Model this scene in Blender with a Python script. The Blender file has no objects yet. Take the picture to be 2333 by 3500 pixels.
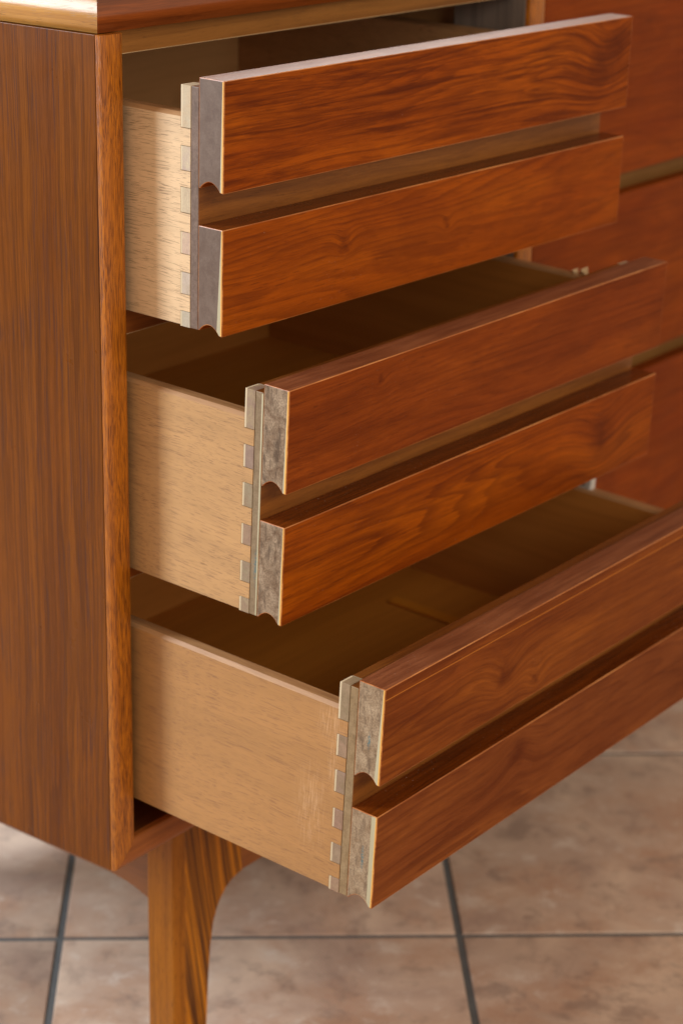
import bpy, math, random
from mathutils import Vector, Matrix
random.seed(7)
sc = bpy.context.scene

# ------------------------------------------------------------------ camera
cd = bpy.data.cameras.new('camera'); cam = bpy.data.objects.new('camera', cd)
sc.collection.objects.link(cam); sc.camera = cam
cam.location = (-0.90625, -0.87196, 0.72946)
cam.rotation_euler = (1.21436, -0.02101, -0.91585)
cd.sensor_fit = 'HORIZONTAL'; cd.sensor_width = 24.0; cd.lens = 24.0 * 3.07137
cd.clip_start = 0.05; cd.clip_end = 60
cd.dof.use_dof = True; cd.dof.focus_distance = 1.24; cd.dof.aperture_fstop = 8.0

# ------------------------------------------------------------------ light
w = bpy.data.worlds.new('World'); sc.world = w; w.use_nodes = True
w.node_tree.nodes['Background'].inputs[0].default_value = (1.0, 0.75, 0.54, 1)
w.node_tree.nodes['Background'].inputs[1].default_value = 0.54

def area(name, loc, target, sx, sy, power, col):
    l = bpy.data.lights.new(name, 'AREA'); l.shape = 'RECTANGLE'; l.size = sx; l.size_y = sy
    l.energy = power; l.color = col
    o = bpy.data.objects.new(name, l); sc.collection.objects.link(o); o.location = loc
    o.rotation_euler = (Vector(target) - Vector(loc)).to_track_quat('-Z', 'Y').to_euler()
    return o
area('window_light', (-1.42, 1.72, 1.22), (0.0, -0.05, 0.40), 0.62, 1.3, 76, (0.84, 0.92, 1.0))
area('back_sheen_light', (2.3, 2.0, 1.9), (0.2, -0.1, 0.3), 1.6, 1.2, 45, (1.0, 0.93, 0.88))  # unseen area light added at back right for sheen on the strip tops
area('room_light', (-0.3, -2.8, 1.55), (0.3, 0.0, 0.3), 2.4, 1.4, 51, (1.0, 0.90, 0.80))
sc.view_settings.view_transform = 'Standard'; sc.view_settings.look = 'None'
sc.view_settings.exposure = 0.0; sc.view_settings.gamma = 1.0
sc.cycles.max_bounces = 8; sc.cycles.diffuse_bounces = 7

# ------------------------------------------------------------------ node helpers
class NT:
    def __init__(s, name):
        s.m = bpy.data.materials.new(name); s.m.use_nodes = True
        s.t = s.m.node_tree; s.n = s.t.nodes; s.n.clear()
        s.out = s.n.new('ShaderNodeOutputMaterial'); s.b = s.n.new('ShaderNodeBsdfPrincipled')
        s.t.links.new(s.b.outputs[0], s.out.inputs[0])
        s.tc = s.n.new('ShaderNodeTexCoord').outputs['Object']
    def link(s, a, b): s.t.links.new(a, b)
    def put(s, sock, v):
        if v is None: return
        if isinstance(v, bpy.types.NodeSocket): s.link(v, sock)
        else: sock.default_value = v
    def map(s, scale, loc=(0, 0, 0), rot=(0, 0, 0), vec=None):
        k = s.n.new('ShaderNodeMapping'); s.link(vec or s.tc, k.inputs[0])
        k.inputs['Scale'].default_value = scale; k.inputs['Location'].default_value = loc
        k.inputs['Rotation'].default_value = rot
        return k.outputs[0]
    def noise(s, vec, scale=1.0, detail=4, rough=0.55, dist=0.0, col=False):
        k = s.n.new('ShaderNodeTexNoise'); s.link(vec, k.inputs['Vector'])
        k.inputs['Scale'].default_value = scale; k.inputs['Detail'].default_value = detail
        k.inputs['Roughness'].default_value = rough; k.inputs['Distortion'].default_value = dist
        return k.outputs['Color' if col else 'Fac']
    def ramp(s, f, pts):
        k = s.n.new('ShaderNodeValToRGB'); s.link(f, k.inputs[0]); e = k.color_ramp.elements
        while len(e) < len(pts): e.new(0.5)
        for a, (p, c) in zip(e, pts):
            a.position = p
            a.color = (c, c, c, 1) if isinstance(c, (int, float)) else (*c, 1)
        return k.outputs[0]
    def math(s, op, a, b=None, clamp=False):
        k = s.n.new('ShaderNodeMath'); k.operation = op; k.use_clamp = clamp
        s.put(k.inputs[0], a); s.put(k.inputs[1], b); return k.outputs[0]
    def vmath(s, op, a, b=None, scale=None):
        k = s.n.new('ShaderNodeVectorMath'); k.operation = op
        s.put(k.inputs[0], a); s.put(k.inputs[1], b)
        if scale is not None: k.inputs['Scale'].default_value = scale
        return k.outputs['Value' if op in ('LENGTH', 'DISTANCE', 'DOT_PRODUCT') else 'Vector']
    def mix(s, f, a, b, mode='MIX'):
        k = s.n.new('ShaderNodeMix'); k.data_type = 'RGBA'; k.blend_type = mode
        s.put(k.inputs[0], f)
        for i, v in ((6, a), (7, b)):
            if isinstance(v, tuple): k.inputs[i].default_value = (*v, 1)
            else: s.put(k.inputs[i], v)
        return k.outputs[2]
    def sep(s):
        k = s.n.new('ShaderNodeSeparateXYZ'); s.link(s.tc, k.inputs[0]); return k.outputs
    def bump(s, h, strength=0.2, dist=0.0003):
        k = s.n.new('ShaderNodeBump'); s.link(h, k.inputs['Height'])
        k.inputs['Strength'].default_value = strength; k.inputs['Distance'].default_value = dist
        s.link(k.outputs[0], s.b.inputs['Normal'])
    def set(s, color=None, rough=0.5, coat=0.0, coat_rough=0.1, spec=0.5):
        s.put(s.b.inputs['Base Color'], (*color, 1) if isinstance(color, tuple) else color)
        s.put(s.b.inputs['Roughness'], rough)
        s.b.inputs['Coat Weight'].default_value = coat; s.b.inputs['Coat Roughness'].default_value = coat_rough
        s.b.inputs['Specular IOR Level'].default_value = spec
        return s.m

AX = {'x': 0, 'y': 1, 'z': 2}
def aniso(axis, along, across):
    v = [across] * 3; v[AX[axis]] = along; return tuple(v)

def wood(name, axis, base, dark, light, seed=0, streak=0.6, fibre=0.25, pores=0.0, pore_col=(0.02, 0.008, 0.004),
         pore_len=90, pore_fine=1500, pore_cut=0.64, rough=0.4, coat=0.0, coat_rough=0.15, bump=0.15, wavy=0.35, broad=14, fine=60,
         specks=0.0, knots=(), spec=0.5, tilt=0.0, long=1.0, shear=0.0, scuff=None, hline=None, cloud=0.0, rings=0.0, ring_n=26):
    t = NT(name); L = (seed * 3.17, seed * 1.91, seed * 2.53)
    rot = [0, 0, 0]
    if tilt: rot[{'x': 1, 'y': 0, 'z': 1}[axis]] = tilt
    wob = t.noise(t.map((5, 5, 5), L), 1.0, 2, 0.5, 0, True)
    vec = t.vmath('ADD', t.tc, t.vmath('SCALE', t.vmath('SUBTRACT', wob, (0.5, 0.5, 0.5)), scale=wavy * 0.06))
    if shear:
        z = t.n.new('ShaderNodeSeparateXYZ'); t.link(t.tc, z.inputs[0])
        cx = t.n.new('ShaderNodeCombineXYZ'); t.link(t.math('MULTIPLY', z.outputs[2], shear), cx.inputs[0])
        vec = t.vmath('ADD', vec, cx.outputs[0])
    for kx, ky, kz, r, amt in knots:          # grain that swings round a knot
        d = t.vmath('DISTANCE', t.tc, (kx, ky, kz))
        g = t.math('POWER', 2.718, t.math('MULTIPLY', t.math('POWER', t.math('DIVIDE', d, r), 2.0), -1.0))
        off = [0, 0, 0]; off[2 if axis != 'z' else 0] = amt
        k = t.n.new('ShaderNodeVectorMath'); k.operation = 'SCALE'; k.inputs[0].default_value = off; t.link(g, k.inputs['Scale'])
        vec = t.vmath('ADD', vec, k.outputs[0])
    b1 = t.noise(t.map(aniso(axis, broad * 0.16 * long, broad), L, rot, vec), 1.0, 3, 0.55, 0.3)
    b2 = t.noise(t.map(aniso(axis, fine * 0.07 * long, fine * 2.2), L, rot, vec), 1.0, 5, 0.65, 0.5)
    b3 = t.noise(t.map(aniso(axis, 60, 1700), L, rot, vec), 1.0, 3, 0.6)
    c = t.mix(t.ramp(b1, [(0.32, 0), (0.68, 1)]), base, light)
    if cloud:
        cl = t.noise(t.map(aniso(axis, 7, 26), tuple(x + 4 for x in L), rot, vec), 1.0, 4, 0.6, 0.8)
        c = t.mix(t.math('MULTIPLY', t.ramp(cl, [(0.42, 1), (0.60, 0)]), cloud), c, tuple(a*0.45 + b*0.55 for a, b in zip(base, dark)))
    s1 = t.ramp(b2, [(0.38, 1), (0.56, 0)])
    c = t.mix(t.math('MULTIPLY', s1, streak), c, dark)
    s2 = t.ramp(t.noise(t.map(aniso(axis, broad * 0.3 * long, broad * 3.2), tuple(x + 9 for x in L), rot, vec), 1.0, 3, 0.5, 0.4), [(0.55, 0), (0.72, 1)])
    c = t.mix(t.math('MULTIPLY', s2, streak * 0.8), c, dark)
    c = t.mix(t.math('MULTIPLY', t.ramp(b3, [(0.35, 1), (0.65, 0)]), fibre), c, t.mix(0.5, dark, c), 'MIX')
    c = t.mix(t.math('MULTIPLY', t.ramp(b3, [(0.5, 0), (0.8, 1)]), fibre * 0.7), c, t.mix(0.5, light, c), 'MIX')
    if rings:                                  # growth rings: thin late-wood lines along the contours of a slow field
        fr = t.noise(t.map(aniso(axis, 1.5 * (long if long < 1 else 1) ** 0.5, 20), tuple(x + 6 for x in L), rot, vec), 1.0, 2.0, 0.35, 0.15)
        fr = t.math('ADD', fr, t.math('MULTIPLY', b2, 0.03))
        rg = t.ramp(t.math('FRACT', t.math('MULTIPLY', fr, float(ring_n))), [(0.0, 0.0), (0.45, 0.08), (0.86, 1.0), (0.94, 0.9), (1.0, 0.0)])
        pat = t.ramp(t.noise(t.map(aniso(axis, 4, 14), L, rot, vec), 1.0, 2), [(0.38, 0.25), (0.62, 1)])
        c = t.mix(t.math('MULTIPLY', t.math('MULTIPLY', rg, pat), rings), c, dark)
    h = b3
    if pores:
        p = t.noise(t.map(aniso(axis, pore_len, pore_fine), L, rot, vec), 1.0, 1.5, 0.5)
        p = t.ramp(p, [(pore_cut, 0), (pore_cut + 0.035, 1)])
        patch = t.ramp(t.noise(t.map(aniso(axis, 12, 70), L, rot, vec), 1.0, 2), [(0.36, 0.6), (0.6, 1)])
        p = t.math('MULTIPLY', p, patch)
        c = t.mix(t.math('MULTIPLY', p, pores), c, pore_col)
        h = t.math('SUBTRACT', b3, p)
    for kx, ky, kz, r, amt in knots:
        d = t.vmath('DISTANCE', t.vmath('ADD', t.tc, t.vmath('SCALE', t.vmath('SUBTRACT', t.noise(t.map((70, 70, 130), L), 1, 3, 0.6, 0, True), (0.5, 0.5, 0.5)), scale=0.02)), (kx, ky, kz))
        c = t.mix(t.ramp(t.math('DIVIDE', d, r), [(0.0, 0.75), (0.25, 0.45), (0.6, 0.0)]), c, dark)
    if specks:
        sp = t.ramp(t.noise(t.map((1, 1, 1), L), 900, 1, 0.4), [(0.735, 0), (0.76, 1)])
        sm = t.ramp(t.noise(t.map((1, 1, 1), L), 22, 2), [(0.5, 0.15), (0.68, 1)])
        c = t.mix(t.math('MULTIPLY', t.math('MULTIPLY', sp, sm), specks), c, (0.6, 0.5, 0.42))
    if scuff:                                  # fine pale scratches across the grain in a few worn spots
        for (cy_, cz_, ry_, rz_) in scuff:
            d = t.vmath('LENGTH', t.vmath('MULTIPLY', t.vmath('SUBTRACT', t.tc, (0, cy_, cz_)), (0.0, 1/ry_, 1/rz_)))
            n_ = t.noise(t.map((1, 1500, 90), (cz_*50, cz_*31, 0), (0.06, 0, 0)), 1, 3, 0.6)
            m_ = t.math('MULTIPLY', t.ramp(d, [(0.3, 1), (1.0, 0)]), t.ramp(n_, [(0.50, 0), (0.60, 1)]))
            c = t.mix(t.math('MULTIPLY', m_, 0.38), c, (0.76, 0.50, 0.28))
    if hline is not None:
        m_ = t.ramp(t.math('MULTIPLY', t.math('ABSOLUTE', t.math('SUBTRACT', t.sep()[2], hline)), 1000.0), [(0.15, 1), (0.45, 0)])
        c = t.mix(t.math('MULTIPLY', m_, 0.7), c, (0.55, 0.20, 0.03))
    r = t.math('ADD', t.math('MULTIPLY', t.noise(t.map((1, 1, 1), L), 40, 3), 0.14), rough - 0.07)
    t.bump(h, bump, 0.00025)
    return t.set(c, r, coat, coat_rough, spec)

# ------------------------------------------------------------------ mesh helpers
def obj(name, verts, faces, mats, parent=None, fm=None, loc=(0, 0, 0), bevel=0.0, bseg=2, bmat=-1, smooth=False, seg_angle=30):
    me = bpy.data.meshes.new(name); me.from_pydata([tuple(v) for v in verts], [], faces)
    for m in (mats if isinstance(mats, (list, tuple)) else [mats]): me.materials.append(m)
    if fm:
        for p, i in zip(me.polygons, fm): p.material_index = i
    me.validate(); me.update()
    o = bpy.data.objects.new(name, me); sc.collection.objects.link(o); o.location = loc
    if parent: o.parent = parent
    if bevel:
        b = o.modifiers.new('bevel', 'BEVEL'); b.width = bevel; b.segments = bseg; b.limit_method = 'ANGLE'
        b.angle_limit = math.radians(seg_angle); b.material = bmat; b.harden_normals = False
    if smooth:
        for p in me.polygons: p.use_smooth = True
        me.set_sharp_from_angle(angle=math.radians(38))
    return o

def boxes(name, bl, mats, parent=None, fm=None, **k):
    V, F, M = [], [], []
    for i, (x0, x1, y0, y1, z0, z1) in enumerate(bl):
        n = len(V)
        V += [(x, y, z) for z in (z0, z1) for y in (y0, y1) for x in (x0, x1)]
        F += [(n, n+2, n+3, n+1), (n+4, n+5, n+7, n+6), (n, n+1, n+5, n+4), (n+2, n+6, n+7, n+3), (n, n+4, n+6, n+2), (n+1, n+3, n+7, n+5)]
        M += (fm or [0]*6)
    return obj(name, V, F, mats, parent, M, **k)

def prism(name, poly, axis, a0, a1, mats, parent=None, capmat=0, f0=None, f1=None, **k):
    """extrude a polygon of (u,v) points along an axis; f0/f1(u,v) shear the two ends (mitres)"""
    n = len(poly); V = []
    for e, fn in ((a0, f0), (a1, f1)):
        for u, v in poly:
            a = e + (fn(u, v) if fn else 0)
            V.append({'x': (a, u, v), 'y': (u, a, v), 'z': (u, v, a)}[axis])
    F = [tuple(range(n)), tuple(reversed(range(n, 2*n)))] + [(i, i+n, (i+1) % n + n, (i+1) % n) for i in range(n)]
    M = [capmat, capmat] + [0]*n
    # keep normals outwards
    o = obj(name, V, F, mats, parent, M, **k)
    import bmesh
    bm = bmesh.new(); bm.from_mesh(o.data); bmesh.ops.recalc_face_normals(bm, faces=bm.faces); bm.to_mesh(o.data); bm.free()
    return o

def empty(name, loc, rot=(0, 0, 0), parent=None):
    o = bpy.data.objects.new(name, None); sc.collection.objects.link(o); o.location = loc; o.rotation_euler = rot
    o.empty_display_size = 0.05
    if parent: o.parent = parent
    return o

# ------------------------------------------------------------------ floor
HF = 0.215
def tile_mat():
    t = NT('tile_ceramic')
    ri = t.n.new('ShaderNodeObjectInfo').outputs['Random']
    off = t.n.new('ShaderNodeCombineXYZ')
    for i, k in enumerate((37.0, 91.0, 13.0)): t.link(t.math('MULTIPLY', ri, k), off.inputs[i])
    v = t.vmath('ADD', t.tc, off.outputs[0])
    n1 = t.noise(v, 9, 6, 0.62, 0.6); n2 = t.noise(v, 26, 7, 0.68, 0.25); n3 = t.noise(v, 14, 6, 0.66, 0.3)
    c = t.mix(t.ramp(n1, [(0.35, 0), (0.66, 1)]), (0.44, 0.315, 0.25), (0.66, 0.515, 0.40))
    c = t.mix(t.ramp(n3, [(0.47, 0), (0.66, 0.85)]), c, (0.48, 0.30, 0.205))
    c = t.mix(t.ramp(n2, [(0.55, 0), (0.68, 0.7)]), c, (0.70, 0.62, 0.54))
    c = t.mix(t.ramp(n2, [(0.34, 0.65), (0.47, 0)]), c, (0.28, 0.20, 0.16))
    k = t.math('ADD', t.math('MULTIPLY', ri, 0.16), 0.92)
    c = t.mix(1.0, c, c); hs = t.n.new('ShaderNodeHueSaturation'); t.link(c, hs.inputs['Color']); t.link(k, hs.inputs['Value'])
    t.bump(n2, 0.25, 0.0008)
    return t.set(hs.outputs[0], t.math('ADD', t.math('MULTIPLY', n3, 0.25), 0.40))
def grout_mat():
    t = NT('grout'); n = t.noise(t.tc, 45, 5, 0.65)
    t.bump(t.noise(t.tc, 700, 3), 0.5, 0.0006)
    return t.set(t.mix(n, (0.055, 0.062, 0.066), (0.16, 0.17, 0.175)), 0.85)
A = Vector((0.1603, 0.2169, -HF))       # filled in from the photograph's grout crossing
E1 = Vector((0.6458, -0.7635, 0)).normalized(); E2 = Vector((0.7635, 0.6458, 0)).normalized()
PITCH = 0.333
ang = math.atan2(E1.y, E1.x)
floor = obj('floor', [(-2.67, -2.67, 0), (3.003, -2.67, 0), (3.003, 3.003, 0), (-2.67, 3.003, 0)], [(0, 1, 2, 3)], grout_mat(), loc=(A.x, A.y, -HF - 0.0018))
floor.rotation_euler = (0, 0, ang); floor['kind'] = 'structure'
floor['label'] = 'square beige ceramic floor tiles with dark grey grout under the dresser'
TM = tile_mat(); g = 0.0031; hs_ = PITCH / 2 - g
tme = None
for i in range(-8, 9):
    for j in range(-8, 9):
        x, y = (i + 0.5) * PITCH, (j + 0.5) * PITCH
        if tme is None:
            b = 0.0022; V = []
            for (s, z) in ((hs_, -0.004), (hs_, 0.0003), (hs_ - 0.0007, 0.0014), (hs_ - b, 0.0018)):
                V += [(-s, -s, z), (s, -s, z), (s, s, z), (-s, s, z)]
            F = []
            for r in range(3):
                for q in range(4): F.append((r*4+q, r*4+(q+1) % 4, (r+1)*4+(q+1) % 4, (r+1)*4+q))
            F.append((12, 13, 14, 15))
            o = obj('tile', V, F, TM, floor, smooth=True); tme = o.data
        else:
            o = bpy.data.objects.new('tile', tme); sc.collection.objects.link(o); o.parent = floor
        o.location = (x, y, random.uniform(-0.0003, 0.0003))

# ------------------------------------------------------------------ dresser carcass
H = 0.56; T = 0.0200; XD0 = 0.4678; XD1 = 0.4904; DEP = 0.45; XR = XD1 + 0.66; WT = XR + T
dr = empty('dresser', (0, 0, 0)); dr['category'] = 'dresser'
dr['label'] = 'reddish brown wooden dresser with three left drawers pulled out in steps'

veneer = wood('side_veneer', 'z', (0.155, 0.040, 0.0012), (0.045, 0.011, 0.001), (0.22, 0.064, 0.0025), seed=1, streak=0.42, fibre=0.6, rings=0.35, ring_n=30, pores=0.7, pore_col=(0.06, 0.024, 0.018), pore_len=14, pore_fine=900,
              pore_cut=0.60, rough=0.30, broad=34, fine=190, bump=0.12, wavy=0.14, long=0.08, spec=0.16)
oak_v = wood('stained_oak_upright', 'z', (0.42, 0.120, 0.005), (0.16, 0.032, 0.002), (0.56, 0.19, 0.009), seed=2, streak=0.4, fibre=0.5, pores=0.8, pore_col=(0.10, 0.022, 0.003),
             pore_len=80, pore_fine=2400, pore_cut=0.51, rough=0.33, coat=0.1, coat_rough=0.2, broad=30, fine=150, bump=0.3, wavy=0.2, long=0.4)
oak_h = wood('stained_wood_rail', 'x', (0.33, 0.10, 0.022), (0.12, 0.03, 0.008), (0.45, 0.16, 0.035), seed=3, streak=0.4, fibre=0.3, pores=0.3, rough=0.32, coat=0.05, wavy=0.2, spec=0.25)
tan_rail = wood('tan_rail_wood', 'x', (0.25, 0.096, 0.018), (0.13, 0.046, 0.008), (0.31, 0.13, 0.026), seed=4, streak=0.55, fibre=0.3, pores=0.25, rough=0.5, wavy=0.1, spec=0.2)
shaded_tan = wood('shaded_rail_wood', 'x', (0.15, 0.066, 0.012), (0.08, 0.034, 0.006), (0.20, 0.09, 0.018), seed=14, streak=0.35, rough=0.5, spec=0.2)  # tan rail wood with the shade of the drawer gaps painted in
red_in = wood('inner_red_wood', 'x', (0.30, 0.085, 0.012), (0.14, 0.035, 0.006), (0.36, 0.11, 0.018), seed=5, rough=0.45, spec=0.3)
pale = wood('raw_pale_edge', 'x', (0.60, 0.40, 0.20), (0.35, 0.20, 0.09), (0.75, 0.55, 0.30), seed=6, rough=0.7, streak=0.4)
inner = wood('carcass_inner_wood', 'x', (0.68, 0.35, 0.12), (0.48, 0.22, 0.07), (0.74, 0.41, 0.15), seed=8, rough=0.5, streak=0.3)
top_side = wood('top_side_edge_wood', 'y', (0.50, 0.24, 0.05), (0.26, 0.10, 0.02), (0.60, 0.32, 0.08), seed=9, streak=0.5, fibre=0.4, pores=0.6, pore_col=(0.16, 0.07, 0.02), rough=0.34, coat=0.2, coat_rough=0.16, bump=0.35, spec=0.4, wavy=0.15)
top_front = wood('top_front_edge_wood', 'x', (0.24, 0.055, 0.010), (0.055, 0.013, 0.005), (0.32, 0.08, 0.014), seed=10, streak=0.6, fibre=0.4, rough=0.22, coat=0.5, coat_rough=0.1)
top_face = wood('top_veneer', 'x', (0.20, 0.06, 0.018), (0.06, 0.018, 0.008), (0.28, 0.09, 0.028), seed=11, rough=0.25, coat=0.5)

P0, P1 = 0.0026, DEP
boxes('side_panel', [(0, T - 0.0002, P0, P1, 0.0, H - 0.0004)], veneer, dr, bevel=0.0003)
boxes('side_panel', [(XR + 0.0002, WT, P0, P1, 0.0, H - 0.0004)], veneer, dr, bevel=0.0003)
shaded_in = wood('shaded_inner_wood', 'x', (0.10, 0.03, 0.006), (0.05, 0.015, 0.004), (0.13, 0.04, 0.008), seed=15, rough=0.5, spec=0.2)  # darkened to paint the shade in the cavity under the bottom drawer
boxes('bottom_panel', [(T, XR, P0, P1, 0.0008, T - 0.0006)], shaded_in, dr)
boxes('back_panel', [(T, XR, P1 - 0.008, P1, T, H - 0.002)], inner, dr)

def lip(u0, u1, bulge=0.0032, n=9):        # rounded lipping section: (across, depth)
    w_ = u1 - u0; pts = [(u0 + 0.0003, P0 - 0.0003)]
    for i in range(n + 1):
        a = i / n; e = abs(2*a - 1) ** 3.2
        pts.append((u0 + 0.0003 + (w_ - 0.0006) * (0.5 - 0.5*math.cos(math.pi*a)), -bulge + e * (bulge + 0.0006)))
    pts.append((u1 - 0.0003, P0 - 0.0003)); return pts
prism('side_lipping', lip(0, T), 'z', 0, H - 0.0004, oak_v, dr, f0=lambda u, v: u, smooth=True)
prism('side_lipping', [(WT - u, v) for u, v in lip(0, T)], 'z', 0, H - 0.0004, oak_v, dr, f0=lambda u, v: WT - u, smooth=True)
prism('bottom_lipping', [(v, u) for u, v in lip(0, T)], 'x', 0.0002, WT - 0.0002, oak_h, dr, f0=lambda u, v: v, f1=lambda u, v: -v, smooth=True)

# divider between the two bays: a stile in front, a thinner board behind it
dv = wood('divider_face_wood', 'z', (0.20, 0.16, 0.13), (0.10, 0.08, 0.07), (0.27, 0.22, 0.18), seed=12, rough=0.5, streak=0.5)
divd = boxes('divider', [(XD0, XD1, P0, 0.068, T, H - 0.0125)], dv, dr, bevel=0.0006)
boxes('divider_board', [(XD1 - 0.010, XD1, 0.0685, P1 - 0.009, T, H - 0.002)], inner, divd)
prism('divider_lipping', lip(XD0, XD1, 0.0025), 'z', T, H - 0.0142, oak_v, divd, smooth=True)

# rails across the bays
def rail(x0, x1, z0, z1, m=None):
    r = boxes('rail', [(x0, x1, 0.012, 0.052, z0, z1)], [m or tan_rail, pale], dr, bevel=0.0006, bmat=1)
    return r
rail(T, XD0 - 0.0002, 0.5441, H - 0.0003); rail(XD1 + .0002, XR, 0.5441, H - 0.0003)
for z0 in (0.3722, 0.2050):
    rail(T, XD0 - 0.0002, z0 - 0.0035, z0 + 0.0145, red_in); rail(XD1 + .0002, XR, z0 - 0.0035, z0 + 0.0145, shaded_tan)

# top with mitred rounded edges
TT = 0.0245; OV = 0.0012
def nose(n=16):                            # (outward, up) section of the rounded edge, starting at the bottom
    pts = [(-0.03, 0.0), (-0.0034, 0.0)]
    for i in range(n + 1):
        a = i / n
        o = 0.0016 - 0.0044 * ((0.46 - a) / 0.46) ** 2 if a < 0.46 else 0.0016 - 0.0062 * ((a - 0.46) / 0.54) ** 1.7
        pts.append((o, 0.0010 + a * (TT - 0.0012)))
    pts += [(-0.0075, TT + 0.0002), (-0.03, TT + 0.0002)]; return pts
NS = nose()
top = boxes('top', [(0.0288, WT - 0.0288, 0.0288, DEP + 0.004, H + 0.0004, H + TT)], top_face, dr)
prism('front_edge', [(-o, H + z) for o, z in NS], 'x', 0, WT, top_front, top, f0=lambda u, v: u, f1=lambda u, v: -u, smooth=True)
prism('side_edge', [(-o, H + z) for o, z in NS], 'y', 0, DEP + 0.004, top_side, top, f0=lambda u, v: u, smooth=True)
prism('side_edge', [(WT + o, H + z) for o, z in NS], 'y', 0, DEP + 0.004, top_side, top, f0=lambda u, v: WT - u, smooth=True)

# closed drawers of the right bay
def strip_mat(seed, **k):
    a = dict(streak=0.6, fibre=0.45, rings=0.40, ring_n=26, rough=0.42, coat=0.0, wavy=0.20, broad=24, fine=115, cloud=0.45, specks=0.35, bump=0.2, spec=0.08, pores=0.45, pore_col=(0.07, 0.013, 0.002), pore_len=50, pore_fine=1300)
    a.update(k)
    base = a.pop('base', (0.28, 0.051, 0.0015)); dark = a.pop('dark', (0.07, 0.010, 0.0015)); light = a.pop('light', (0.37, 0.084, 0.002))
    return wood('walnut_front_%d' % seed, 'x', base, dark, light, seed=seed, **a)
for i, (z0, z1) in enumerate(((0.3868, 0.5450), (0.2190, 0.3700), (0.0215, 0.2025))):
    d = empty('drawer', (XD1 + 0.001, 0.0, z0), parent=dr)
    d['label'] = ('closed upper drawer right of the divider', 'closed middle drawer right of the divider', 'closed lower drawer right of the divider')[i]
    W2 = XR - XD1 - 0.002
    boxes('drawer_front', [(0, W2, -0.0005, 0.0185, 0, z1 - z0)], strip_mat(20 + i, specks=0.0, streak=0.3, fibre=0.2, rings=0.2, base=(0.20, 0.032, 0.0015), light=(0.27, 0.055, 0.002)), d, bevel=0.0012)
    boxes('drawer_box', [(0.004, W2 - 0.004, 0.0190, 0.38, 0.018, z1 - z0 - 0.022)], inner, d)

# ------------------------------------------------------------------ base: legs and aprons
leg_w = wood('leg_oak', 'z', (0.50, 0.165, 0.006), (0.06, 0.015, 0.002), (0.62, 0.23, 0.006), seed=31, streak=0.95, rings=1.0, ring_n=34, fibre=0.35, pores=0.3, rough=0.36, coat=0.1, wavy=0.12, broad=40, fine=88, tilt=0.0, long=0.3, shear=0.16, spec=0.3)
leg_s = wood('leg_oak_side', 'z', (0.35, 0.12, 0.008), (0.15, 0.045, 0.004), (0.44, 0.16, 0.012), seed=32, streak=0.5, fibre=0.5, rings=0.3, pores=0.7, rough=0.4, wavy=0.1, broad=50, fine=120, long=0.3, spec=0.25)
LX, LY, LD = 0.089, 0.020, 0.0315
curve = [(0.1175, -HF + 0.0035), (0.1195, -0.190), (0.1220, -0.146), (0.1240, -0.126), (0.1272, -0.108), (0.1312, -0.098), (0.1360, -0.0905), (0.1415, -0.0848), (0.148, -0.081), (0.154, -0.0792), (0.160, -0.0785)]
def leg(mx, my):
    pts = [(0.0, 0.0), (0.0, curve[0][1])] + [(x - LX, z) for x, z in curve] + [(0.160 - LX, 0.0)]
    n = len(pts); V = []; ch = 0.0065
    # front ring chamfered at the outer vertical corner
    for y, off in ((0.0, ch), (ch, 0.0), (LD, 0.0)):
        for k_, (x, z) in enumerate(pts):
            V.append(((x + (off if k_ < 2 else 0)), y, z))
    F = [tuple(range(n)), tuple(reversed(range(2*n, 3*n)))]
    for r in range(2):
        F += [(r*n+i, (r+1)*n+i, (r+1)*n+(i+1) % n, r*n+(i+1) % n) for i in range(n)]
    V = [((LX + x) if not mx else WT - LX - x, (LY + y) if not my else DEP - LY - y, z) for x, y, z in V]
    o = obj('leg', V, F, [leg_w, leg_s], dr, bevel=0.0012, seg_angle=25)
    import bmesh
    bm = bmesh.new(); bm.from_mesh(o.data); bmesh.ops.recalc_face_normals(bm, faces=bm.faces); bm.to_mesh(o.data); bm.free()
    for p in o.data.polygons:
        if abs(p.normal.x) > 0.5 and (abs(p.normal.x) > 0.95 or abs(p.normal.y) > 0.5): p.material_index = 1
for mx in (0, 1):
    for my in (0, 1): leg(mx, my)
apr = wood('apron_wood', 'x', (0.30, 0.095, 0.016), (0.13, 0.035, 0.008), (0.38, 0.13, 0.022), seed=33, streak=0.4, rough=0.35)
apry = wood('side_apron_wood', 'y', (0.20, 0.07, 0.016), (0.09, 0.03, 0.01), (0.26, 0.09, 0.02), seed=34, streak=0.4, rough=0.4)
boxes('front_apron', [(0.1602, WT - 0.1602, LY + 0.001, LY + 0.022, -0.0783, -0.0002)], apr, dr, bevel=0.001)
boxes('back_apron', [(0.1602, WT - 0.1602, DEP - LY - 0.022, DEP - LY - 0.001, -0.0783, -0.0002)], apr, dr, bevel=0.001)
for x0 in (0.0950, WT - 0.0950 - 0.02):
    ya, yb = LY + LD + 0.0002, DEP - LY - LD - 0.0002
    arc = [(0.0, -0.0885), (0.008, -0.0850), (0.018, -0.0818), (0.030, -0.0795), (0.045, -0.0782)]
    pts = [(ya, 0.0), (ya, arc[0][1])] + [(ya + a, z) for a, z in arc[1:]] + [(yb - a, z) for a, z in reversed(arc)] + [(yb, 0.0)]
    prism('side_apron', pts, 'x', x0, x0 + 0.02, apry, dr, bevel=0.0008, seg_angle=50)

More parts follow.
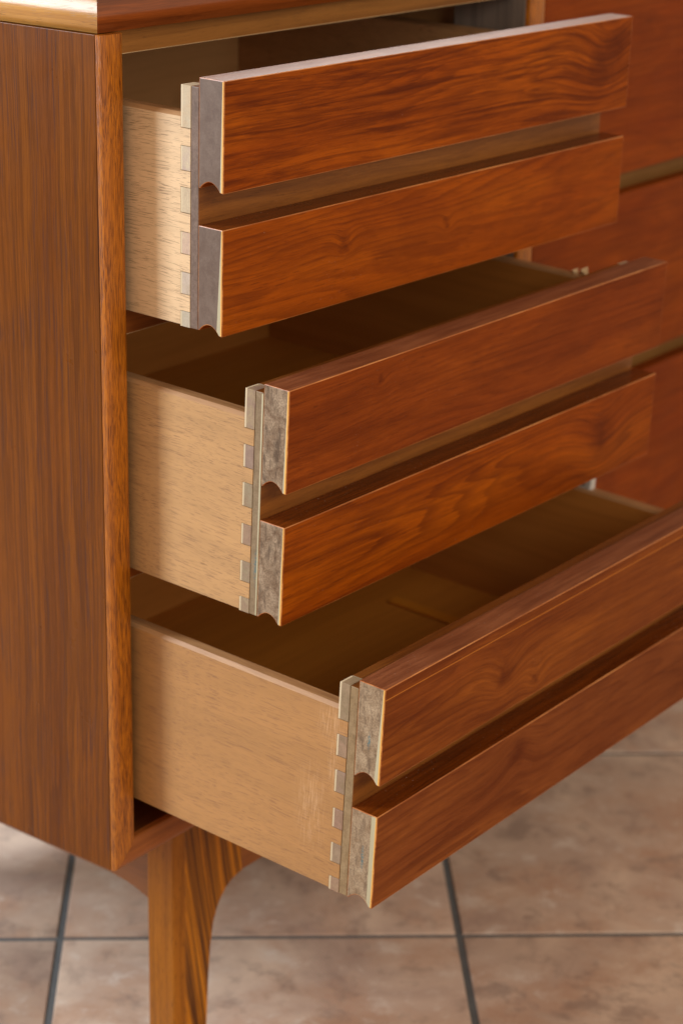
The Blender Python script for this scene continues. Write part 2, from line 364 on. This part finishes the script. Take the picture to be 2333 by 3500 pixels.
# ------------------------------------------------------------------ pulled-out drawers
XL, XRR = 0.0219, 0.46577; W = XRR - XL
TS, TB = 0.0198, 0.0146; H1, G, H2 = 0.0662, 0.0216, 0.0657
SW = 0.012; LBOX = 0.385; BAND = TS + 0.0066; YB = TS + TB
ZT = 0.15; ZS = ZT - 0.0226; ZBOT = ZT - H1 - G - H2 + 0.0007; ZBT = ZT - 0.0059
PINS = [(ZT - 0.0310, ZBT), (ZT - 0.0565, ZT - 0.0420), (ZT - 0.0820, ZT - 0.0668), (ZT - 0.1073, ZT - 0.0940), (ZT - 0.1322, ZT - 0.1188), (ZBOT, ZT - 0.1432)]

def end_mat(name, a, b, dk, seed, rough=0.5, mott=1.0, blue=(), coat=0.0):
    t = NT(name); L = (seed * 1.3, seed * 2.1, seed * 0.7)
    n1 = t.noise(t.map((1, 1, 1), L, (0.5, 0, 0)), 105, 7, 0.70, 0.5); n2 = t.noise(t.map((1, 240, 70), L, (0.7, 0, 0)), 1, 5, 0.7, 0.4)
    n3 = t.noise(t.map((1, 1, 1), L), 900, 3, 0.7)
    c = t.mix(t.ramp(n1, [(0.36, 0), (0.64, 1)]), a, b)
    c = t.mix(t.math('MULTIPLY', t.ramp(n2, [(0.50, 0), (0.66, 1)]), 0.75 * mott), c, dk)
    c = t.mix(t.math('MULTIPLY', t.ramp(n3, [(0.40, 1), (0.55, 0)]), 0.35 * mott + 0.12), c, dk)
    for (x, y, z, ry, rz, colr) in blue:
        d = t.vmath('LENGTH', t.vmath('MULTIPLY', t.vmath('SUBTRACT', t.tc, (x, y, z)), (0.0, 1/ry, 1/rz)))
        m = t.math('MULTIPLY', t.ramp(d, [(0.2, 1), (1.0, 0)]), t.ramp(t.noise(t.tc, 700, 4, 0.7), [(0.42, 0), (0.55, 1)]))
        c = t.mix(t.math('MULTIPLY', m, 0.85), c, colr)
    t.bump(n3, 0.2, 0.0002)
    return t.set(c, t.math('ADD', t.math('MULTIPLY', n1, 0.25), rough - 0.12), coat, 0.25, 0.35)

edge_gold = wood('worn_gold_edge', 'z', (0.80, 0.44, 0.09), (0.62, 0.30, 0.06), (0.88, 0.54, 0.14), seed=41, rough=0.5, streak=0.3)
edge_pale = wood('bare_sapwood_edge', 'z', (0.46, 0.42, 0.27), (0.36, 0.32, 0.19), (0.55, 0.52, 0.36), seed=42, rough=0.55, streak=0.3)
groove = wood('groove_wood', 'x', (0.21, 0.068, 0.010), (0.085, 0.023, 0.004), (0.28, 0.10, 0.016), seed=43, streak=0.6, fibre=0.4, pores=0.3, rough=0.42, spec=0.3, specks=0.3, wavy=0.3)
inner_w = wood('drawer_inner_wood', 'x', (0.52, 0.20, 0.034), (0.35, 0.125, 0.02), (0.58, 0.24, 0.048), seed=44, streak=0.3, rough=0.5)
inner_y = wood('drawer_side_inner_wood', 'y', (0.52, 0.20, 0.034), (0.35, 0.125, 0.02), (0.58, 0.24, 0.048), seed=45, streak=0.3, rough=0.5)
top_edge = wood('side_top_edge_wood', 'y', (0.42, 0.22, 0.09), (0.22, 0.095, 0.035), (0.52, 0.30, 0.14), seed=46, streak=0.6, fibre=0.5, rough=0.4, coat=0.1)
bottomply = wood('drawer_bottom_wood', 'x', (0.54, 0.20, 0.024), (0.36, 0.12, 0.015), (0.60, 0.24, 0.036), seed=47, streak=0.3, rough=0.4)

worn = wood('worn_varnish_edge', 'x', (0.34, 0.085, 0.010), (0.20, 0.045, 0.005), (0.70, 0.30, 0.09), seed=48, rough=0.35, streak=0.5, broad=120)
sheen_top = strip_mat(57, streak=0.4, base=(0.26, 0.085, 0.03), light=(0.34, 0.13, 0.055), specks=0.9, spec=0.5, rough=0.44)  # upper strip tops: pale sheen painted into the base, plus dust specks
shaded_top = strip_mat(58, streak=0.6, base=(0.17, 0.034, 0.003), dark=(0.05, 0.008, 0.001), light=(0.23, 0.052, 0.004), specks=0.9, spec=0.4, rough=0.26)  # lower strip tops: glossy, groove shade painted into the base, plus dust specks
def strip(parent, ztop, zbot, face, end, gold, pale_w=(0.0, 0.0), gold_w=(0.0014, 0.0016), topm=None):
    """one horizontal front strip with a finger cove along its lower edge; local y: 0 front, TS back"""
    n = 9
    arc = []
    y0, y1 = 0.0026, TS - 0.0012; sag = 0.0050
    for i in range(n + 1):
        a = i / n; arc.append((y0 + (y1 - y0) * a, zbot + 0.0003 + 0.0006*a + sag * math.sin(math.pi * a) ** 0.85))
    # strip ends sliced in depth: gold edge, pale sapwood, body
    def cap_cut(x):
        return [(0.0, ztop), (TS, ztop)] + [(TS, zbot + 0.0009)] + list(reversed(arc)) + [(0.0, zbot)]
    # polygon going round: front top -> back top -> back bottom -> arc -> front bottom, with cuts on top and bottom
    gt, gb = gold_w; pt, pb = pale_w
    body_top = gt + pt; 
    poly = [(0.0, ztop), (gt, ztop), (body_top, ztop) if pt > 0 else (gt + 1e-5, ztop), (TS, ztop), (TS, zbot + 0.0009)] + list(reversed(arc))
    kb = len(poly) - 1                      # arc[0], the nearest arc point to the lip
    poly += [(gb, zbot + 0.0001), (0.0, zbot)]
    m = len(poly)
    V = [(x, y, z) for x in (0.0, W) for y, z in poly]
    F, M = [], []
    # find where the pale zone ends on the arc
    j = kb
    while j > 5 and poly[j][0] < gb + pb: j -= 1
    for s in (0, 1):
        o_ = s * m
        quads = [([0, 1, m-2, m-1], 2), ([1, 2] + list(range(j, m-1)), 3), ([2, 3, 4] + list(range(5, j+1)), 1)]
        for q, mi in quads:
            q = [o_ + a for a in q]
            F.append(tuple(q if s == 0 else reversed(q))); M.append(mi)
    for i in range(m):
        F.append((i, i+m, (i+1) % m + m, (i+1) % m)); M.append(5 if i < 3 else 0)
    o = obj('front_strip', V, F, [face, end, gold, edge_pale, worn, topm or shaded_top], parent, M, bevel=0.0005, bseg=2, bmat=4, seg_angle=40)
    import bmesh
    bm = bmesh.new(); bm.from_mesh(o.data); bmesh.ops.recalc_face_normals(bm, faces=bm.faces); bm.to_mesh(o.data); bm.free()
    return o

def side_board(parent, x0, outer, inn, flip=False):
    ol = [(LBOX, ZS), (LBOX, ZBOT + 0.001)]
    ga = 0.00035
    # front edge, going up, with sockets for the pins
    seq = []
    for (a, b) in reversed(PINS):
        seq.append((a - ga, b + ga))
    y_t, y_s = BAND + 0.0003, YB + 0.0002
    pts = []
    lo, hi = seq[0]
    pts += [(y_s, ZBOT + 0.001), (y_s, hi), (y_t, hi)]
    for (a, b) in seq[1:-1]: pts += [(y_t, a), (y_s, a), (y_s, b), (y_t, b)]
    a, b = seq[-1]
    pts += [(y_t, a), (y_s, a), (y_s, ZS)]
    poly = ol + pts; n = len(poly)
    V = []
    for k, x in enumerate((0.0, 0.0022, SW - 0.0022, SW)):
        for y, z in poly:
            zz = z
            if z >= ZS - 1e-6 and k in (0, 3): zz = z - 0.0022
            V.append((x0 + (x if not flip else SW - x), y, zz))
    F = [tuple(range(n)), tuple(reversed(range(3*n, 4*n)))]; M = [0, 1]
    for r in range(3):
        for i in range(n):
            F.append((r*n+i, (r+1)*n+i, (r+1)*n+(i+1) % n, r*n+(i+1) % n))
            top_ = poly[i][1] >= ZS - 1e-6 and poly[(i+1) % n][1] >= ZS - 1e-6
            M.append(2 if top_ else 0)
    o = obj('side_board', V, F, [outer, inn, top_edge], parent, M)
    import bmesh
    bm = bmesh.new(); bm.from_mesh(o.data); bmesh.ops.recalc_face_normals(bm, faces=bm.faces); bm.to_mesh(o.data); bm.free()
    return o

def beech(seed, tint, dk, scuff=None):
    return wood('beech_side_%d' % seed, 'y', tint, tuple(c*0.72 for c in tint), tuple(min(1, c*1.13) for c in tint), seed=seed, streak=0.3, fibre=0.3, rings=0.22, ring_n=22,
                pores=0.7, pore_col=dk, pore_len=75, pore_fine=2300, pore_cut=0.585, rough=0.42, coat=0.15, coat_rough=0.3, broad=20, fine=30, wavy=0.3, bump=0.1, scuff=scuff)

def pin(parent, x0, z0, z1, m, mp, dx):
    y0, y1 = BAND, YB; yl = y1 - 0.0014
    V = [(x, y, z) for x in (x0, x0 + SW - 0.0004) for y, z in ((y0, z0), (yl, z0), (y1, z0), (y1, z1), (yl, z1), (y0, z1))]
    F = [(0, 5, 4, 1), (1, 4, 3, 2), (6, 7, 10, 11), (7, 8, 9, 10)] + [(i, (i+1) % 6, (i+1) % 6 + 6, i + 6) for i in range(6)]
    M = [0, 1, 0, 1, 0, 1, 1, 1, 0, 0]
    o = obj('dovetail_pin', [(x + dx, y, z) for x, y, z in V], F, [m, mp], parent, M, bevel=0.0002, bseg=1)
    import bmesh
    bm = bmesh.new(); bm.from_mesh(o.data); bmesh.ops.recalc_face_normals(bm, faces=bm.faces); bm.to_mesh(o.data); bm.free()

SPEC = [
  dict(d=0.07743, z=0.53925, pi=0.01114, ya=-0.0293, xs=0.0, lab='top drawer, pulled out least, with grey brown strip ends'),
  dict(d=0.12544, z=0.36283, pi=0.03031, ya=-0.0124, xs=0.00033, lab='middle drawer, pulled halfway, with mottled grey strip ends'),
  dict(d=0.20029, z=0.19028, pi=0.03751, ya=-0.00234, xs=0.00126, lab='bottom drawer, pulled out farthest, with scuffed side board'),
]
TEAL = (0.03, 0.16, 0.20)
faces = [
  [strip_mat(51, streak=0.72, rings=0.45, ring_n=28, knots=((0.405, 0, 0.120, 0.034, 0.011), (0.425, 0, 0.132, 0.030, 0.006)), tilt=-0.05),
   strip_mat(52, streak=0.25, knots=((0.115, 0, 0.035, 0.010, 0.006), (0.225, 0, 0.030, 0.008, 0.005)))],
  [strip_mat(53, streak=0.35, base=(0.22, 0.042, 0.004), light=(0.30, 0.066, 0.005), knots=((0.09, 0, 0.135, 0.008, 0.004),)),
   strip_mat(54, streak=0.42, rings=0.5, knots=((0.37, 0, 0.03, 0.035, 0.016),), tilt=0.04)],
  [strip_mat(55, streak=0.40, hline=0.1425, base=(0.22, 0.054, 0.008), light=(0.30, 0.085, 0.010), knots=((0.135, 0, 0.112, 0.020, 0.012), (0.175, 0, 0.095, 0.012, 0.008))),
   strip_mat(56, streak=0.38, base=(0.20, 0.052, 0.011), light=(0.27, 0.080, 0.016), knots=((0.16, 0, 0.045, 0.022, -0.012),))],
]
ends = [
  end_mat('strip_end_smooth', (0.13, 0.085, 0.062), (0.175, 0.125, 0.095), (0.08, 0.05, 0.038), 1, rough=0.48, mott=0.45, coat=0.08),
  end_mat('strip_end_mottled', (0.18, 0.112, 0.064), (0.42, 0.32, 0.215), (0.06, 0.035, 0.020), 2, rough=0.5, mott=1.0),
  end_mat('strip_end_dusty', (0.27, 0.182, 0.105), (0.47, 0.36, 0.235), (0.09, 0.055, 0.033), 3, rough=0.55, mott=0.9,
          blue=((0, 0.0100, 0.112, 0.0016, 0.007, TEAL), (0, 0.0095, 0.030, 0.0014, 0.012, TEAL))),
]
bands = [
  end_mat('board_end_brown', (0.15, 0.10, 0.075), (0.22, 0.155, 0.12), (0.07, 0.042, 0.03), 4, mott=0.6),
  end_mat('board_end_olive', (0.22, 0.155, 0.085), (0.31, 0.23, 0.14), (0.11, 0.075, 0.04), 5, mott=0.4, blue=((0, 0.0215, 0.030, 0.003, 0.016, TEAL),)),
  end_mat('board_end_straw', (0.26, 0.175, 0.085), (0.35, 0.25, 0.135), (0.13, 0.085, 0.045), 6, mott=0.5),
]
pinm = [[end_mat('pin_end_%d_%d' % (i, j), tuple(c * random.uniform(0.88, 1.1) for c in a), tuple(c * random.uniform(0.9, 1.1) for c in b), dk, 60 + 7*i + j, mott=0.3) for j in range(6)]
        for i, (a, b, dk) in enumerate((((0.50, 0.40, 0.30), (0.58, 0.48, 0.37), (0.3, 0.22, 0.15)),
                                        ((0.27, 0.195, 0.135), (0.35, 0.26, 0.185), (0.15, 0.10, 0.06)),
                                        ((0.28, 0.195, 0.12), (0.36, 0.26, 0.165), (0.15, 0.095, 0.055))))]
pinpale = wood('pin_pale_line', 'z', (0.60, 0.50, 0.32), (0.48, 0.38, 0.22), (0.70, 0.60, 0.42), seed=71, rough=0.5, streak=0.2)
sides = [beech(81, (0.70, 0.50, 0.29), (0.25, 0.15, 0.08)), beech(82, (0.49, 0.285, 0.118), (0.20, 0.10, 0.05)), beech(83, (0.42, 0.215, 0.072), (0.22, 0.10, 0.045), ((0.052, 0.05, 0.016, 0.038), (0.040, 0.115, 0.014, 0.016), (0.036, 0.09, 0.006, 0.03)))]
golds = [edge_gold, edge_gold, edge_gold]

for di, s in enumerate(SPEC):
    d = empty('drawer', (XL + s['xs'], -s['d'], s['z'] - 0.15), (s['pi'], 0, s['ya']), dr)
    d['label'] = s['lab']
    pw = [((0.0, 0.0), (0.0, 0.0016)), ((0.0, 0.0), (0.0, 0.0)), ((0.0, 0.0014), (0.0032, 0.0024))][di]
    strip(d, ZT, ZT - H1, faces[di][0], ends[di], golds[di], pale_w=pw[0], topm=sheen_top)
    strip(d, ZT - H1 - G, ZT - H1 - G - H2, faces[di][1], ends[di], golds[di], pale_w=pw[1], gold_w=(0.0012, 0.0014))
    # drawer front board behind the strips
    ya_, yb_ = TS + 0.0002, BAND
    boxes('front_board', [(0.0004, W - 0.0025, ya_, yb_, ZBOT, ZBT), (SW + 0.0005, W - SW - 0.0025, yb_ + 0.0001, YB, ZBOT, ZBT)],
          [groove, bands[di]], d, fm=[0, 0, 0, 0, 1, 1], bevel=0.0006)
    if di == 1:
        boxes('glue_line', [(0.0001, 0.0004, TS + 0.0004, TS + 0.0015, ZBOT + 0.0006, ZBT - 0.0008)], edge_pale, d)
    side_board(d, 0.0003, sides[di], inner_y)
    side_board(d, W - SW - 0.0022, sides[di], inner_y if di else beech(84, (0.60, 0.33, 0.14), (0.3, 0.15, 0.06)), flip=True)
    for j, (a, b) in enumerate(PINS):
        pin(d, 0.0001, a, b, pinm[di][j], pinpale, 0)
        pin(d, W - SW - 0.0022, a, b, pinm[di][j], pinpale, 0)
    iw = wood('pale_inner_wood', 'x', (0.72, 0.40, 0.15), (0.54, 0.28, 0.10), (0.78, 0.46, 0.19), seed=49, streak=0.3, rough=0.5, knots=((0.357, 0.372, 0.050, 0.016, 0.0),)) if di == 0 else inner_w
    boxes('back_board', [(SW + 0.0005, W - SW - 0.0025, LBOX - 0.013, LBOX - 0.001, ZBOT + 0.012, ZS - 0.004)], iw, d, bevel=0.0008)
    bp = boxes('bottom_board', [(SW - 0.002 + 0.0025, W - SW, YB + 0.0002, LBOX - 0.0132, ZBOT + 0.011, ZBOT + 0.015)], bottomply, d)
    xo = W - 0.0022
    if di == 1:
        for (yy, ln, hh) in ((0.062, 0.009, 0.006), (0.072, 0.006, 0.003), (0.036, 0.008, 0.005)):
            x_ = xo - 0.006
            obj('splinter', [(x_, yy, ZS-.001), (x_+.004, yy+ln*.3, ZS-.001), (x_+.001, yy+ln, ZS-.001), (x_+.005, yy+ln*.5, ZS+hh), (x_-.001, yy+ln*.8, ZS+hh*.7)],
                [(0, 1, 3), (1, 2, 4, 3), (2, 0, 4), (0, 3, 4), (0, 2, 1)], pale, d)
    if di == 2:
        nyl = NT('nylon').set((0.55, 0.52, 0.47), 0.35); hole = NT('glide_hole').set((0.03, 0.03, 0.03), 0.5)
        gd = boxes('drawer_glide', [(xo - 0.009, xo - 0.001, 0.118, 0.134, ZS - 0.002, ZS + 0.009)], nyl, d, bevel=0.0015)
        prism('screw_hole', [(0.126 + 0.0025*math.cos(a*math.pi/6), ZS + 0.0045 + 0.0025*math.sin(a*math.pi/6)) for a in range(12)], 'x', xo - 0.0096, xo - 0.0089, hole, gd)
        gl = wood('light_patch_wood', 'y', (0.66, 0.24, 0.02), (0.5, 0.18, 0.015), (0.72, 0.28, 0.03), seed=90, rough=0.35)
        boxes('light_patch', [(W - 0.088, W - 0.076, 0.10, 0.252, ZBOT + 0.0151, ZBOT + 0.0178)], gl, d, bevel=0.001)  # thin orange strip stands in for a warm light patch on the bottom
